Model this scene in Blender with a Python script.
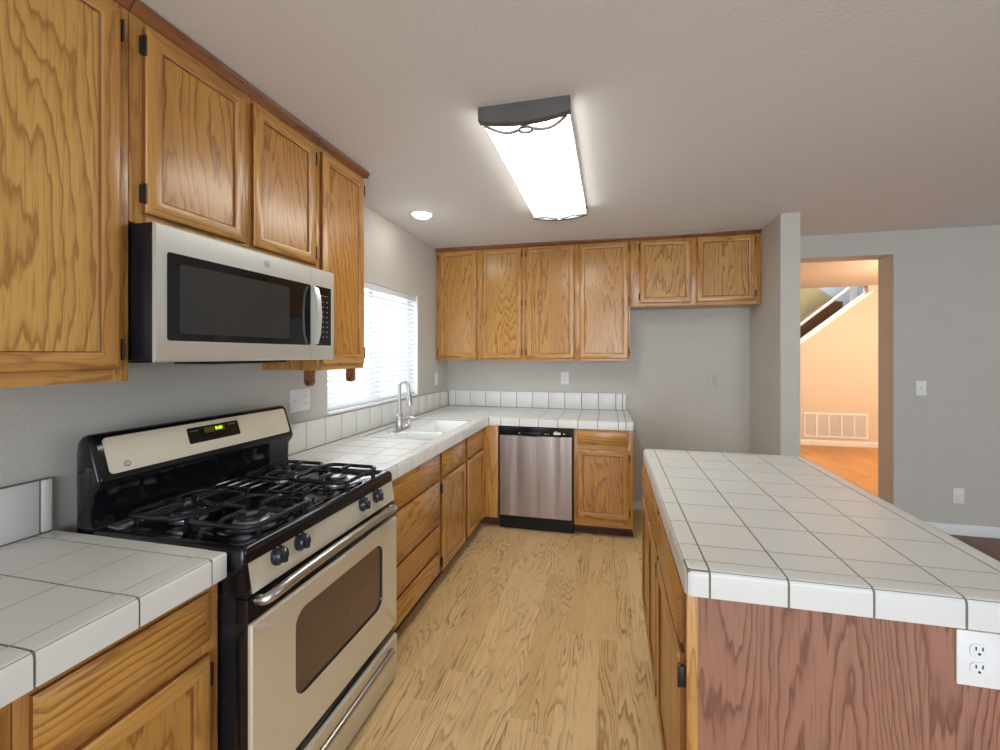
import bpy, bmesh, math, random
from mathutils import Vector, Matrix
random.seed(7)
PI = math.pi
scn = bpy.context.scene
for o in list(bpy.data.objects): bpy.data.objects.remove(o)
COL = scn.collection

# ------------------------------------------------------------------ camera, world, light, exposure
cd = bpy.data.cameras.new('camera'); cam = bpy.data.objects.new('camera', cd); COL.objects.link(cam)
F, TH, V0, CX, H, U0 = 413.581, 0.22144, 354.417, 1.6303, 1.4345, 517.18
cd.sensor_width = 36; cd.lens = F / 1000 * 36
cd.shift_x = -(U0 - 500) / 1000; cd.shift_y = (V0 - 375) / 1000
cd.clip_start = .02
cam.location = (CX, 0, H); cam.rotation_euler = (PI/2, 0, TH)
scn.camera = cam

w = bpy.data.worlds.new('world'); scn.world = w; w.use_nodes = True
bg = w.node_tree.nodes['Background']
bg.inputs[0].default_value = (.86, .93, 1, 1); bg.inputs[1].default_value = 1.6

def area(name, loc, rot, sx, sy, power, col):
    l = bpy.data.lights.new(name, 'AREA'); l.shape = 'RECTANGLE'; l.size = sx; l.size_y = sy
    l.energy = power; l.color = col
    o = bpy.data.objects.new(name, l); COL.objects.link(o); o.location = loc; o.rotation_euler = rot
    return o
# area lights added at unseen assumed openings behind and right; sink window daylight
area('added_rear_daylight', (2.6, -3.35, 1.25), (PI/2, 0, 0), 3.4, 2.1, 88, (.74, .86, 1))
area('added_right_daylight', (6.9, 1.0, 1.5), (0, PI/2, 0), 1.5, 2.4, 6, (1, .95, .88))
area('daylight_sink', (-.62, 2.72, 1.75), (0, -PI/2 + .15, 0), 1.2, 1.3, 14, (.93, .97, 1))
vs = scn.view_settings
vs.view_transform = 'Standard'; vs.look = 'None'; vs.gamma = 1; vs.use_curve_mapping = False
scn.display_settings.display_device = 'sRGB'
vs.exposure = 0.55

# ------------------------------------------------------------------ materials
def newmat(name):
    m = bpy.data.materials.new(name); m.use_nodes = True
    nt = m.node_tree; b = nt.nodes['Principled BSDF']
    return m, nt, b
def N(nt, t, **k):
    n = nt.nodes.new(t)
    for a, v in k.items(): setattr(n, a, v)
    return n
def mth(nt, op, a, b=None, c=None):
    n = N(nt, 'ShaderNodeMath', operation=op)
    for i, v in enumerate((a, b, c)):
        if v is None: continue
        if isinstance(v, (int, float)): n.inputs[i].default_value = v
        else: nt.links.new(v, n.inputs[i])
    return n.outputs[0]
def ramp(nt, fac, stops):
    n = N(nt, 'ShaderNodeValToRGB'); cr = n.color_ramp
    while len(cr.elements) < len(stops): cr.elements.new(.5)
    for e, (p, c) in zip(cr.elements, stops): e.position = p; e.color = (*c, 1) if len(c) == 3 else c
    nt.links.new(fac, n.inputs[0]); return n.outputs[0]
def mix(nt, fac, a, b, mode='MIX'):
    n = N(nt, 'ShaderNodeMix', data_type='RGBA', blend_type=mode)
    for s, v in ((n.inputs[0], fac), (n.inputs[6], a), (n.inputs[7], b)):
        if isinstance(v, (int, float)): s.default_value = v
        elif isinstance(v, tuple): s.default_value = (*v, 1)
        else: nt.links.new(v, s)
    return n.outputs[2]

def plain(name, col, rough=.5, metal=0, spec=.5, coat=0, emis=None, estr=0, bump=None, noise=0):
    m, nt, b = newmat(name)
    b.inputs['Base Color'].default_value = (*col, 1); b.inputs['Roughness'].default_value = rough
    b.inputs['Metallic'].default_value = metal; b.inputs['Specular IOR Level'].default_value = spec
    b.inputs['Coat Weight'].default_value = coat
    if emis: b.inputs['Emission Color'].default_value = (*emis, 1); b.inputs['Emission Strength'].default_value = estr
    tc = N(nt, 'ShaderNodeTexCoord')
    if noise:
        n = N(nt, 'ShaderNodeTexNoise'); n.inputs['Scale'].default_value = 6; n.inputs['Detail'].default_value = 3
        nt.links.new(tc.outputs['Object'], n.inputs['Vector'])
        c = ramp(nt, n.outputs['Fac'], [(.3, tuple(v*(1-noise) for v in col)), (.7, tuple(min(1, v*(1+noise)) for v in col))])
        nt.links.new(c, b.inputs['Base Color'])
    if bump:
        n = N(nt, 'ShaderNodeTexNoise'); n.inputs['Scale'].default_value = bump[0]; n.inputs['Detail'].default_value = 3
        nt.links.new(tc.outputs['Object'], n.inputs['Vector'])
        bp = N(nt, 'ShaderNodeBump'); bp.inputs['Strength'].default_value = bump[1]; bp.inputs['Distance'].default_value = .01
        nt.links.new(n.outputs['Fac'], bp.inputs['Height']); nt.links.new(bp.outputs[0], b.inputs['Normal'])
    return m

def grain(nt, vec, axis, ring=34, wid=3.6, along=.42, seedval=None):
    """returns (band 0..1, fibre 0..1) of oak figure running along the axis"""
    mp = N(nt, 'ShaderNodeMapping')
    sc = [wid]*3; sc['xyz'.index(axis)] = along
    mp.inputs['Scale'].default_value = sc
    nt.links.new(vec, mp.inputs['Vector'])
    n = N(nt, 'ShaderNodeTexNoise', noise_dimensions='4D'); n.inputs['Scale'].default_value = 1
    n.inputs['Detail'].default_value = 2.4; n.inputs['Roughness'].default_value = .35
    nt.links.new(mp.outputs[0], n.inputs['Vector'])
    if seedval is not None: nt.links.new(seedval, n.inputs['W'])
    mpj = N(nt, 'ShaderNodeMapping'); sc = [60]*3; sc['xyz'.index(axis)] = 9
    mpj.inputs['Scale'].default_value = sc; nt.links.new(vec, mpj.inputs['Vector'])
    nj = N(nt, 'ShaderNodeTexNoise'); nj.inputs['Scale'].default_value = 1; nj.inputs['Detail'].default_value = 1
    nt.links.new(mpj.outputs[0], nj.inputs['Vector'])
    ph = mth(nt, 'ADD', mth(nt, 'MULTIPLY', n.outputs['Fac'], ring), mth(nt, 'MULTIPLY', nj.outputs['Fac'], 1.1))
    fr_ = mth(nt, 'FRACT', ph)
    band = ramp(nt, fr_, [(0, (.0,)*3), (.35, (.03,)*3), (.66, (.30,)*3), (.84, (1,)*3), (.90, (.9,)*3), (1, (.0,)*3)])
    mp2 = N(nt, 'ShaderNodeMapping'); sc = [260]*3; sc['xyz'.index(axis)] = 7
    mp2.inputs['Scale'].default_value = sc; nt.links.new(vec, mp2.inputs['Vector'])
    n2 = N(nt, 'ShaderNodeTexNoise'); n2.inputs['Scale'].default_value = 1; n2.inputs['Detail'].default_value = 2
    nt.links.new(mp2.outputs[0], n2.inputs['Vector'])
    return band, n2.outputs['Fac'], n.outputs['Fac']

def oak(name, axis, light, mid, dark, rough=.32, ring=40, wid=3.4, coat=.25, along=.42):
    m, nt, b = newmat(name)
    tc = N(nt, 'ShaderNodeTexCoord'); oi = N(nt, 'ShaderNodeObjectInfo')
    w_ = mth(nt, 'MULTIPLY', oi.outputs['Random'], 53.0)
    band, fib, low = grain(nt, tc.outputs['Object'], axis, ring, wid, along, seedval=w_)
    k = band
    k = mth(nt, 'MULTIPLY', k, mth(nt, 'MULTIPLY_ADD', fib, .9, .45))
    base = mix(nt, mth(nt, 'MULTIPLY_ADD', low, 1.8, -.45), light, mid)
    tint = mix(nt, mth(nt, 'MULTIPLY', oi.outputs['Random'], .5), base, mid)
    c = mix(nt, mth(nt, 'MULTIPLY', k, .85), tint, dark)
    pores = ramp(nt, fib, [(.30, (.72, .66, .60)), (.46, (1, 1, 1))])
    c = mix(nt, 1.0, c, pores, 'MULTIPLY')
    nt.links.new(c, b.inputs['Base Color'])
    b.inputs['Roughness'].default_value = rough; b.inputs['Coat Weight'].default_value = coat
    b.inputs['Coat Roughness'].default_value = .18
    bp = N(nt, 'ShaderNodeBump'); bp.inputs['Strength'].default_value = .12; bp.inputs['Distance'].default_value = .002
    nt.links.new(fib, bp.inputs['Height']); nt.links.new(bp.outputs[0], b.inputs['Normal'])
    return m
OL, OM, OD = (.56, .32, .085), (.49, .215, .042), (.24, .075, .012)
M = {}
for a in 'xyz':
    M['oak_'+a] = oak('oak_grain_'+a, a, OL, OM, OD)
    M['oakf_'+a] = oak('oak_frame_grain_'+a, a, (.58, .31, .085), (.49, .225, .05), (.29, .11, .025), ring=9, wid=9, along=.6)
M['oak_bold'] = oak('oak_bold_veneer', 'z', (.64, .40, .115), (.57, .30, .07), (.30, .12, .022), ring=36, wid=3.3, along=.42)
M['groove'] = oak('oak_groove_shade', 'z', (.24, .085, .02), (.20, .065, .015), (.12, .035, .01), ring=7, wid=9)  # darker oak: crevice shadow painted into door and drawer recesses
M['oak_dark'] = oak('oak_stained_trim', 'y', (.30, .11, .03), (.22, .07, .02), (.10, .03, .01), ring=7, wid=9)
M['oak_dark_x'] = oak('oak_stained_trim_x', 'x', (.30, .11, .03), (.22, .07, .02), (.10, .03, .01), ring=7, wid=9)
M['island_panel'] = oak('island_end_veneer', 'z', (.37, .185, .13), (.31, .14, .09), (.15, .048, .03), rough=.45, ring=95, wid=2.6, along=.25, coat=.05)
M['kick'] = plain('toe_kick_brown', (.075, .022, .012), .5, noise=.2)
M['paint'] = plain('wall_paint_greige', (.54, .515, .465), .75, bump=(160, .10), noise=.02)
M['hall_paint'] = plain('hall_wall_paint', (.66, .57, .46), .75, bump=(160, .1))
M['ceil'] = plain('ceiling_paint_textured', (.76, .74, .725), .85, bump=(80, .14))
M['white'] = plain('white_trim_paint', (.80, .81, .83), .4)
M['plastic'] = plain('white_plastic', (.80, .80, .80), .35)
M['beige_plastic'] = plain('painted_over_plate', (.50, .48, .44), .5)
M['slot'] = plain('dark_slot', (.03, .03, .03), .6)
M['tile'] = plain('white_glazed_tile', (.70, .70, .675), .24, noise=.015, spec=.4)
M['grout'] = plain('grout_brown_grey', (.21, .185, .135), .9, noise=.2)
M['grout_light'] = plain('grout_grey', (.15, .14, .125), .9, noise=.15)
M['porcelain'] = plain('sink_enamel', (.82, .84, .83), .12, coat=.5)
M['black'] = plain('black_enamel', (.006, .006, .008), .12, coat=.1, spec=.4)
M['black_matt'] = plain('black_side_enamel', (.008, .008, .011), .3, spec=.3)
M['iron'] = plain('cast_iron_gloss', (.014, .016, .022), .22)
M['hinge'] = plain('hinge_black', (.012, .010, .010), .4)
M['alu'] = plain('burner_aluminium', (.50, .50, .50), .35, metal=.8)
M['chrome'] = plain('chrome', (.78, .79, .80), .12, metal=1)
M['nickel'] = plain('brushed_nickel', (.52, .52, .51), .28, metal=1)
M['fix_metal'] = plain('fixture_grey_metal', (.13, .125, .125), .45, metal=.3, noise=.1)
M['oven_glass'] = plain('oven_window_glass', (.085, .045, .03), .08, coat=.6, spec=.6)
M['mw_glass'] = plain('microwave_black_glass', (.005, .005, .007), .06, coat=.1)
M['mw_screen'] = plain('microwave_window_screen', (.030, .030, .030), .22, coat=.1)
M['badge'] = plain('badge_grey', (.42, .43, .44), .4)
M['mark'] = plain('grey_marking', (.28, .30, .33), .5)
M['mark_white'] = plain('white_marking', (.75, .75, .75), .5)
M['lcd'] = plain('display_amber_dark', (.10, .075, .01), .2)
M['digit'] = plain('display_digits_green', (.2, .5, .02), .5, emis=(.55, 1, .05), estr=1.4)
M['bulb'] = plain('recessed_lamp_glow', (1, 1, 1), .4, emis=(1, .97, .92), estr=30)
M['diffuser'] = plain('diffuser_acrylic_lit', (.9, .9, .9), .4, emis=(1, .99, .92), estr=8.0)
M['added_hall_lamp'] = plain('added_hall_lamp_glow', (1, 1, 1), .4, emis=(1, .72, .42), estr=14)
M['olive'] = plain('stair_wall_olive', (.30, .25, .12), .8)
M['greypanel'] = plain('stair_back_wall', (.42, .44, .47), .7)
M['carpet'] = plain('stair_brown_carpet', (.16, .075, .035), .95, bump=(300, .4))

def steel(name, col, axis='y', rough=.28, met=.6):
    m, nt, b = newmat(name)
    tc = N(nt, 'ShaderNodeTexCoord'); mp = N(nt, 'ShaderNodeMapping')
    sc = [900]*3; sc['xyz'.index(axis)] = 3; mp.inputs['Scale'].default_value = sc
    nt.links.new(tc.outputs['Object'], mp.inputs['Vector'])
    n = N(nt, 'ShaderNodeTexNoise'); n.inputs['Scale'].default_value = 1; nt.links.new(mp.outputs[0], n.inputs['Vector'])
    r = mth(nt, 'MULTIPLY_ADD', n.outputs['Fac'], .04, rough - .02)
    nt.links.new(r, b.inputs['Roughness'])
    b.inputs['Base Color'].default_value = (*col, 1); b.inputs['Metallic'].default_value = met
    return m
M['steel'] = steel('stainless_warm', (.72, .68, .56), rough=.36, met=.5)
M['steel_mw'] = steel('stainless_bright', (.74, .76, .73), rough=.32, met=.6)
def dw_steel():
    m = steel('stainless_dishwasher', (.46, .41, .40), 'x', rough=.30, met=.85)
    nt = m.node_tree; b = nt.nodes['Principled BSDF']
    tc = N(nt, 'ShaderNodeTexCoord'); mp = N(nt, 'ShaderNodeMapping'); mp.inputs['Scale'].default_value = (9, 9, .5)
    nt.links.new(tc.outputs['Object'], mp.inputs['Vector'])
    n = N(nt, 'ShaderNodeTexNoise'); n.inputs['Scale'].default_value = 1; n.inputs['Detail'].default_value = 1
    nt.links.new(mp.outputs[0], n.inputs['Vector'])
    bp = N(nt, 'ShaderNodeBump'); bp.inputs['Strength'].default_value = .9; bp.inputs['Distance'].default_value = .012
    nt.links.new(n.outputs['Fac'], bp.inputs['Height']); nt.links.new(bp.outputs[0], b.inputs['Normal'])
    return m
M['steel_dw'] = dw_steel()

def floor_mat(name, light, mid, dark, strip=.083, plank=1.1, rough=.38):
    m, nt, b = newmat(name)
    tc = N(nt, 'ShaderNodeTexCoord'); sx = N(nt, 'ShaderNodeSeparateXYZ'); nt.links.new(tc.outputs['Object'], sx.inputs[0])
    ix = mth(nt, 'FLOOR', mth(nt, 'DIVIDE', sx.outputs[0], strip))
    wn = N(nt, 'ShaderNodeTexWhiteNoise', noise_dimensions='1D'); nt.links.new(ix, wn.inputs['W'])
    yo = mth(nt, 'ADD', mth(nt, 'DIVIDE', sx.outputs[1], plank), mth(nt, 'MULTIPLY', wn.outputs[0], 3.7))
    iy = mth(nt, 'FLOOR', yo)
    wn2 = N(nt, 'ShaderNodeTexWhiteNoise', noise_dimensions='2D')
    cv = N(nt, 'ShaderNodeCombineXYZ'); nt.links.new(ix, cv.inputs[0]); nt.links.new(iy, cv.inputs[1]); nt.links.new(cv.outputs[0], wn2.inputs['Vector'])
    rnd = wn2.outputs[0]
    band, fib, low = grain(nt, tc.outputs['Object'], 'y', ring=24, wid=7.5, along=.95, seedval=mth(nt, 'MULTIPLY', rnd, 9.0))
    k = band
    gate = mth(nt, 'GREATER_THAN', rnd, .25)
    n3 = N(nt, 'ShaderNodeTexNoise', noise_dimensions='4D'); n3.inputs['Scale'].default_value = 2.2; n3.inputs['Detail'].default_value = 2
    nt.links.new(tc.outputs['Object'], n3.inputs['Vector']); nt.links.new(mth(nt, 'MULTIPLY', rnd, 30.0), n3.inputs['W'])
    patch = ramp(nt, n3.outputs['Fac'], [(.42, (.12, .12, .12)), (.60, (1, 1, 1))])
    k = mth(nt, 'MULTIPLY', mth(nt, 'MULTIPLY', k, patch), mth(nt, 'MULTIPLY_ADD', fib, .9, .5))
    c = mix(nt, rnd, light, mid)
    c = mix(nt, mth(nt, 'MULTIPLY', k, .8), c, dark)
    pores = ramp(nt, fib, [(.32, (.84, .80, .76)), (.46, (1, 1, 1))])
    c = mix(nt, 1.0, c, pores, 'MULTIPLY')
    fx = mth(nt, 'FRACT', mth(nt, 'DIVIDE', sx.outputs[0], strip)); fy = mth(nt, 'FRACT', yo)
    g = mth(nt, 'MAXIMUM', mth(nt, 'LESS_THAN', fx, .016), mth(nt, 'LESS_THAN', fy, .0016))
    c = mix(nt, mth(nt, 'MULTIPLY', g, .22), c, tuple(v*.5 for v in dark))
    nt.links.new(c, b.inputs['Base Color']); b.inputs['Roughness'].default_value = rough
    b.inputs['Specular IOR Level'].default_value = .35
    return m
M['floor'] = floor_mat('oak_laminate_floor', (.78, .56, .29), (.68, .47, .225), (.27, .12, .035))
M['floor_dining'] = floor_mat('dining_floor_brown', (.20, .085, .04), (.16, .065, .03), (.08, .03, .015), strip=.12)
M['floor_hall'] = floor_mat('hall_floor_warm_light', (.55, .27, .08), (.46, .21, .06), (.30, .11, .03), strip=.12)  # warm hall light put into the amber floor colour

def glassmat():
    m, nt, b = newmat('window_glass')
    b.inputs['Base Color'].default_value = (1, 1, 1, 1); b.inputs['Roughness'].default_value = 0
    b.inputs['Transmission Weight'].default_value = 1; b.inputs['IOR'].default_value = 1.0
    return m
M['glass'] = glassmat()
def slatmat():
    m, nt, b = newmat('blind_slat_white')
    b.inputs['Base Color'].default_value = (.86, .87, .88, 1); b.inputs['Roughness'].default_value = .5
    tr = N(nt, 'ShaderNodeBsdfTranslucent'); tr.inputs[0].default_value = (.85, .9, .95, 1)
    mx = N(nt, 'ShaderNodeMixShader'); mx.inputs[0].default_value = .3
    out = nt.nodes['Material Output']
    nt.links.new(b.outputs[0], mx.inputs[1]); nt.links.new(tr.outputs[0], mx.inputs[2]); nt.links.new(mx.outputs[0], out.inputs[0])
    return m
M['slat'] = slatmat()

# ------------------------------------------------------------------ mesh builder
ident = lambda a, b, c: (a, b, c)
TL = lambda a, b, c: (c, a, b)            # left wall: a = y, b = z, c = x
YB = 3.98
TB = lambda a, b, c: (a, YB - c, b)       # back wall: a = x, b = z, c = out of the wall
class MB:
    def __init__(s, T=ident): s.bm = bmesh.new(); s.T = T
    def v(s, p): return s.bm.verts.new(Vector(s.T(*p)))
    def f(s, vs, mat=0, smooth=False):
        try: f = s.bm.faces.new(vs)
        except ValueError: return None
        f.material_index = mat; f.smooth = smooth; return f
    def box(s, a0, a1, b0, b1, c0, c1, bev=0, mat=0, seg=2):
        p = [(a, b, c) for a in (a0, a1) for b in (b0, b1) for c in (c0, c1)]
        V = [s.v(q) for q in p]
        fs = [s.f([V[i] for i in q], mat) for q in ((0,1,3,2),(4,6,7,5),(0,4,5,1),(2,3,7,6),(0,2,6,4),(1,5,7,3))]
        if bev:
            es = list({e for f in fs for e in f.edges})
            r = bmesh.ops.bevel(s.bm, geom=es, offset=bev, segments=seg, affect='EDGES', profile=.5)
            for f in r['faces']: f.material_index = mat; f.smooth = True
        return s
    def tile(s, a0, a1, b0, b1, c0, c1, sides='', r=.013, mat=0):
        """box with the top edges (c1) on the given outer sides rounded; sides from W E (a) S N (b)"""
        V = {(i, j, k): s.v(((a0, a1)[i], (b0, b1)[j], (c0, c1)[k])) for i in (0,1) for j in (0,1) for k in (0,1)}
        q = [((0,0,0),(0,0,1),(0,1,1),(0,1,0)), ((1,0,0),(1,1,0),(1,1,1),(1,0,1)), ((0,0,0),(1,0,0),(1,0,1),(0,0,1)),
             ((0,1,0),(0,1,1),(1,1,1),(1,1,0)), ((0,0,0),(0,1,0),(1,1,0),(1,0,0)), ((0,0,1),(1,0,1),(1,1,1),(0,1,1))]
        for ff in q: s.f([V[k] for k in ff], mat)
        E = []
        def ed(p, q_):
            for e in V[p].link_edges:
                if e.other_vert(V[p]) is V[q_]: E.append(e)
        if 'W' in sides: ed((0,0,1),(0,1,1))
        if 'E' in sides: ed((1,0,1),(1,1,1))
        if 'S' in sides: ed((0,0,1),(1,0,1))
        if 'N' in sides: ed((0,1,1),(1,1,1))
        for cx_, i in (('W', 0), ('E', 1)):
            for cy_, j in (('S', 0), ('N', 1)):
                if cx_ in sides and cy_ in sides: ed((i,j,0),(i,j,1))
        if E:
            rr = bmesh.ops.bevel(s.bm, geom=E, offset=r, segments=4, affect='EDGES', profile=.5)
            for f in rr['faces']: f.smooth = True; f.material_index = mat
        return s
    def prism(s, pts, k0, k1, axis='a', mat=0, smooth=False):
        """pts in the two other axes (in a,b,c order), extruded along axis"""
        def mk(k, p):
            return {'a': (k, p[0], p[1]), 'b': (p[0], k, p[1]), 'c': (p[0], p[1], k)}[axis]
        A = [s.v(mk(k0, p)) for p in pts]; B = [s.v(mk(k1, p)) for p in pts]; n = len(pts)
        s.f(A, mat); s.f(B[::-1], mat)
        for i in range(n): s.f([A[i], A[(i+1) % n], B[(i+1) % n], B[i]], mat, smooth)
        return s
    def rings(s, loops, mat=0, close_last=True, close_first=False, smooth=False, hmat=None):
        L = [[s.v(p) for p in lp] for lp in loops]; n = len(L[0])
        for A, B in zip(L, L[1:]):
            for i in range(n):
                mm = mat if hmat is None else (mat if i % 2 else hmat)
                s.f([A[i], A[(i+1) % n], B[(i+1) % n], B[i]], mm, smooth)
        if close_last: s.f(L[-1], mat)
        if close_first: s.f(L[0][::-1], mat)
        return s
    def lathe(s, c, axis, prof, seg=24, mat=0, smooth=True):
        """prof: (radius, distance along axis)"""
        ax = Vector(axis).normalized(); t = Vector((0,0,1)) if abs(ax.z) < .9 else Vector((1,0,0))
        u = ax.cross(t).normalized(); w_ = ax.cross(u)
        loops = []
        for r, d in prof:
            loops.append([tuple(Vector(c) + ax*d + (u*math.cos(2*PI*i/seg) + w_*math.sin(2*PI*i/seg))*max(r, 1e-5)) for i in range(seg)])
        return s.rings(loops, mat, True, True, smooth)
    def tube(s, pts, r, seg=8, mat=0, closed=False, flat=None):
        P = [Vector(p) for p in pts]; n = len(P); loops = []
        up = None
        for i, p in enumerate(P):
            if closed: t = (P[(i+1) % n] - P[i-1]).normalized()
            else: t = (P[min(i+1, n-1)] - P[max(i-1, 0)]).normalized()
            if up is None: up = Vector((0,0,1)) if abs(t.z) < .9 else Vector((1,0,0))
            sd = t.cross(up)
            if sd.length < 1e-4: sd = t.cross(Vector((1, .3, 0)))
            sd.normalize(); up2 = sd.cross(t).normalized(); up = up2
            rr = r[i] if isinstance(r, (list, tuple)) else r
            k = flat or 1
            loops.append([tuple(p + sd*math.cos(2*PI*j/seg)*rr + up2*math.sin(2*PI*j/seg)*rr*k) for j in range(seg)])
        if closed:
            loops.append(loops[0]); return s.rings(loops, mat, False, False, True)
        return s.rings(loops, mat, True, True, True)

def rrect(a0, a1, b0, b1, r, n=5):
    out = []
    for cx_, cy_, t0 in ((a1-r, b1-r, 0), (a0+r, b1-r, 90), (a0+r, b0+r, 180), (a1-r, b0+r, 270)):
        for i in range(n+1):
            t = math.radians(t0 + 90*i/n); out.append((cx_ + r*math.cos(t), cy_ + r*math.sin(t)))
    return out
def smooth_path(pts, n=6):
    P = [Vector(p) for p in pts]; out = []
    for i in range(len(P)-1):
        p0 = P[max(i-1, 0)]; p1 = P[i]; p2 = P[i+1]; p3 = P[min(i+2, len(P)-1)]
        for k in range(n):
            t = k/n
            out.append(tuple(.5*((2*p1) + (p2-p0)*t + (2*p0-5*p1+4*p2-p3)*t*t + (3*p1-p0-3*p2+p3)*t**3)))
    out.append(tuple(P[-1])); return out

def link(name, mb, mats, parent=None, loc=(0,0,0), weld=True):
    bm = mb.bm
    if weld: bmesh.ops.remove_doubles(bm, verts=bm.verts, dist=1e-6)
    bmesh.ops.recalc_face_normals(bm, faces=bm.faces)
    bmesh.ops.translate(bm, verts=bm.verts, vec=-Vector(loc))
    me = bpy.data.meshes.new(name); bm.to_mesh(me); bm.free()
    me.set_sharp_from_angle(angle=math.radians(40))
    for m in (mats if isinstance(mats, (list, tuple)) else [mats]): me.materials.append(m)
    o = bpy.data.objects.new(name, me); COL.objects.link(o)
    if parent is not None: o.parent = parent
    else: o.location = loc
    return o
class Thing:
    def __init__(s, name, label, cat, loc, group=None):
        s.o = bpy.data.objects.new(name, None); COL.objects.link(s.o); s.loc = Vector(loc); s.o.location = loc
        s.o.empty_display_size = .1
        s.o['label'] = label; s.o['category'] = cat
        if group: s.o['group'] = group
    def part(s, name, mb, mats, parent=None, label=None):
        o = link(name, mb, mats, parent if parent is not None else s.o, s.loc)
        if label: o['label'] = label
        return o
def single(name, mb, mats, label, cat, loc, group=None):
    o = link(name, mb, mats, None, loc); o['label'] = label; o['category'] = cat
    if group: o['group'] = group
    return o
def struct(name, mb, mats):
    o = link(name, mb, mats); o['kind'] = 'structure'; return o
def text_into(mb, body, size, T, depth=.0004, mat=0):
    cu = bpy.data.curves.new('lettering', 'FONT'); cu.body = body; cu.size = size; cu.align_x = 'CENTER'; cu.align_y = 'CENTER'
    cu.extrude = depth; cu.resolution_u = 2
    o = bpy.data.objects.new('lettering', cu); COL.objects.link(o)
    dg = bpy.context.evaluated_depsgraph_get(); me = bpy.data.meshes.new_from_object(o.evaluated_get(dg))
    m = {}
    for v in me.vertices: m[v.index] = mb.bm.verts.new(Vector(T(v.co.x, v.co.y, v.co.z)))
    for p in me.polygons:
        try: f = mb.bm.faces.new([m[i] for i in p.vertices]); f.material_index = mat
        except ValueError: pass
    bpy.data.objects.remove(o); bpy.data.curves.remove(cu); bpy.data.meshes.remove(me)

# ------------------------------------------------------------------ the setting
CZ = 2.445
XS0, XS1, YS = 2.822, 2.948, 3.31           # stub wall beside the fridge alcove
mb = MB(); mb.box(-.12, 2.95, -3.5, YB+.02, -.1, 0); struct('floor', mb, M['floor'])
mb = MB(); mb.box(2.95, 7.0, -3.5, YB+.02, -.1, 0); struct('floor_dining', mb, M['floor_dining'])
mb = MB(); mb.box(2.5, 7.0, YB+.02, 9.0, -.1, 0); struct('floor_hall', mb, M['floor_hall'])
mb = MB(); mb.box(-.12, 7.0, -3.5, YB+.20, CZ, CZ+.1); struct('ceiling', mb, M['ceil'])
# left wall with the window opening over the sink
WY0, WY1, WZ0, WZ1 = 2.135, 3.315, 1.075, 1.945
mb = MB()
mb.box(-.14, 0, -3.5, WY0, 0, CZ); mb.box(-.14, 0, WY1, YB+.20, 0, CZ); mb.box(-.14, 0, WY0, WY1, 0, WZ0); mb.box(-.14, 0, WY0, WY1, WZ1, CZ)
struct('wall_left', mb, M['paint'])
# back wall, going on to the right with the opening to the hall
DX0, DX1, DZ = 3.02, 3.893, 2.255
mb = MB()
mb.box(0, DX0, YB, YB+.20, 0, CZ); mb.box(DX0, DX1, YB, YB+.20, DZ, CZ); mb.box(DX1, 7.0, YB, YB+.20, 0, CZ)
struct('wall_back', mb, M['paint'])
mb = MB(); mb.box(XS0, XS1, YS, YB, 0, CZ); struct('wall_alcove', mb, M['paint'])
# unseen walls behind and on the right, openings added to let daylight in
mb = MB()
mb.box(-.14, .8, -3.64, -3.5, 0, CZ); mb.box(4.4, 7.1, -3.64, -3.5, 0, CZ); mb.box(.8, 4.4, -3.64, -3.5, 2.3, CZ)
struct('wall_front', mb, M['paint'])
mb = MB()
mb.box(7.0, 7.12, -3.5, -.4, 0, CZ); mb.box(7.0, 7.12, 2.4, YB+.20, 0, CZ); mb.box(7.0, 7.12, -.4, 2.4, 0, .7); mb.box(7.0, 7.12, -.4, 2.4, 2.2, CZ)
struct('wall_right', mb, M['paint'])
mb = MB()
for x in (.8, 2.58, 4.34): mb.box(x, x+.06, -3.6, -3.54, 0, 2.3)
mb.box(.8, 4.4, -3.6, -3.54, 0, .06); mb.box(.8, 4.4, -3.6, -3.54, 2.24, 2.3)
d = struct('door_added', mb, M['white'])  # unseen patio door, added for the light from behind
mb = MB(); mb.box(.86, 4.34, -3.575, -3.565, .06, 2.24); link('glass', mb, M['glass'], d)
mb = MB()
for y in (-.4, .97, 2.34): mb.box(7.03, 7.09, y, y+.06, .7, 2.2)
mb.box(7.03, 7.09, -.4, 2.4, .7, .76); mb.box(7.03, 7.09, -.4, 2.4, 2.14, 2.2)
d = struct('window_added', mb, M['white'])  # unseen window, added for the light from the right
mb = MB(); mb.box(7.055, 7.065, -.34, 2.34, .76, 2.14); link('glass', mb, M['glass'], d)
# baseboards
def board(name, pts_fn): mb = MB(); pts_fn(mb); struct(name, mb, M['white'])
board('baseboard_back', lambda m: (m.box(1.805, XS0, YB-.014, YB, 0, .075, .003), m.box(DX1, 7.0, YB-.014, YB, 0, .085, .003)))
board('baseboard_alcove', lambda m: (m.box(XS1, XS1+.014, YS, YB, 0, .085, .003), m.box(XS0-.014, XS1+.014, YS-.014, YS, 0, .085, .003), m.box(XS0-.014, XS0, YS, YB-.014, 0, .075, .003)))
board('baseboard_hall', lambda m: m.box(2.6, 7.0, 7.385, 7.4, 0, .085, .003))

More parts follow.
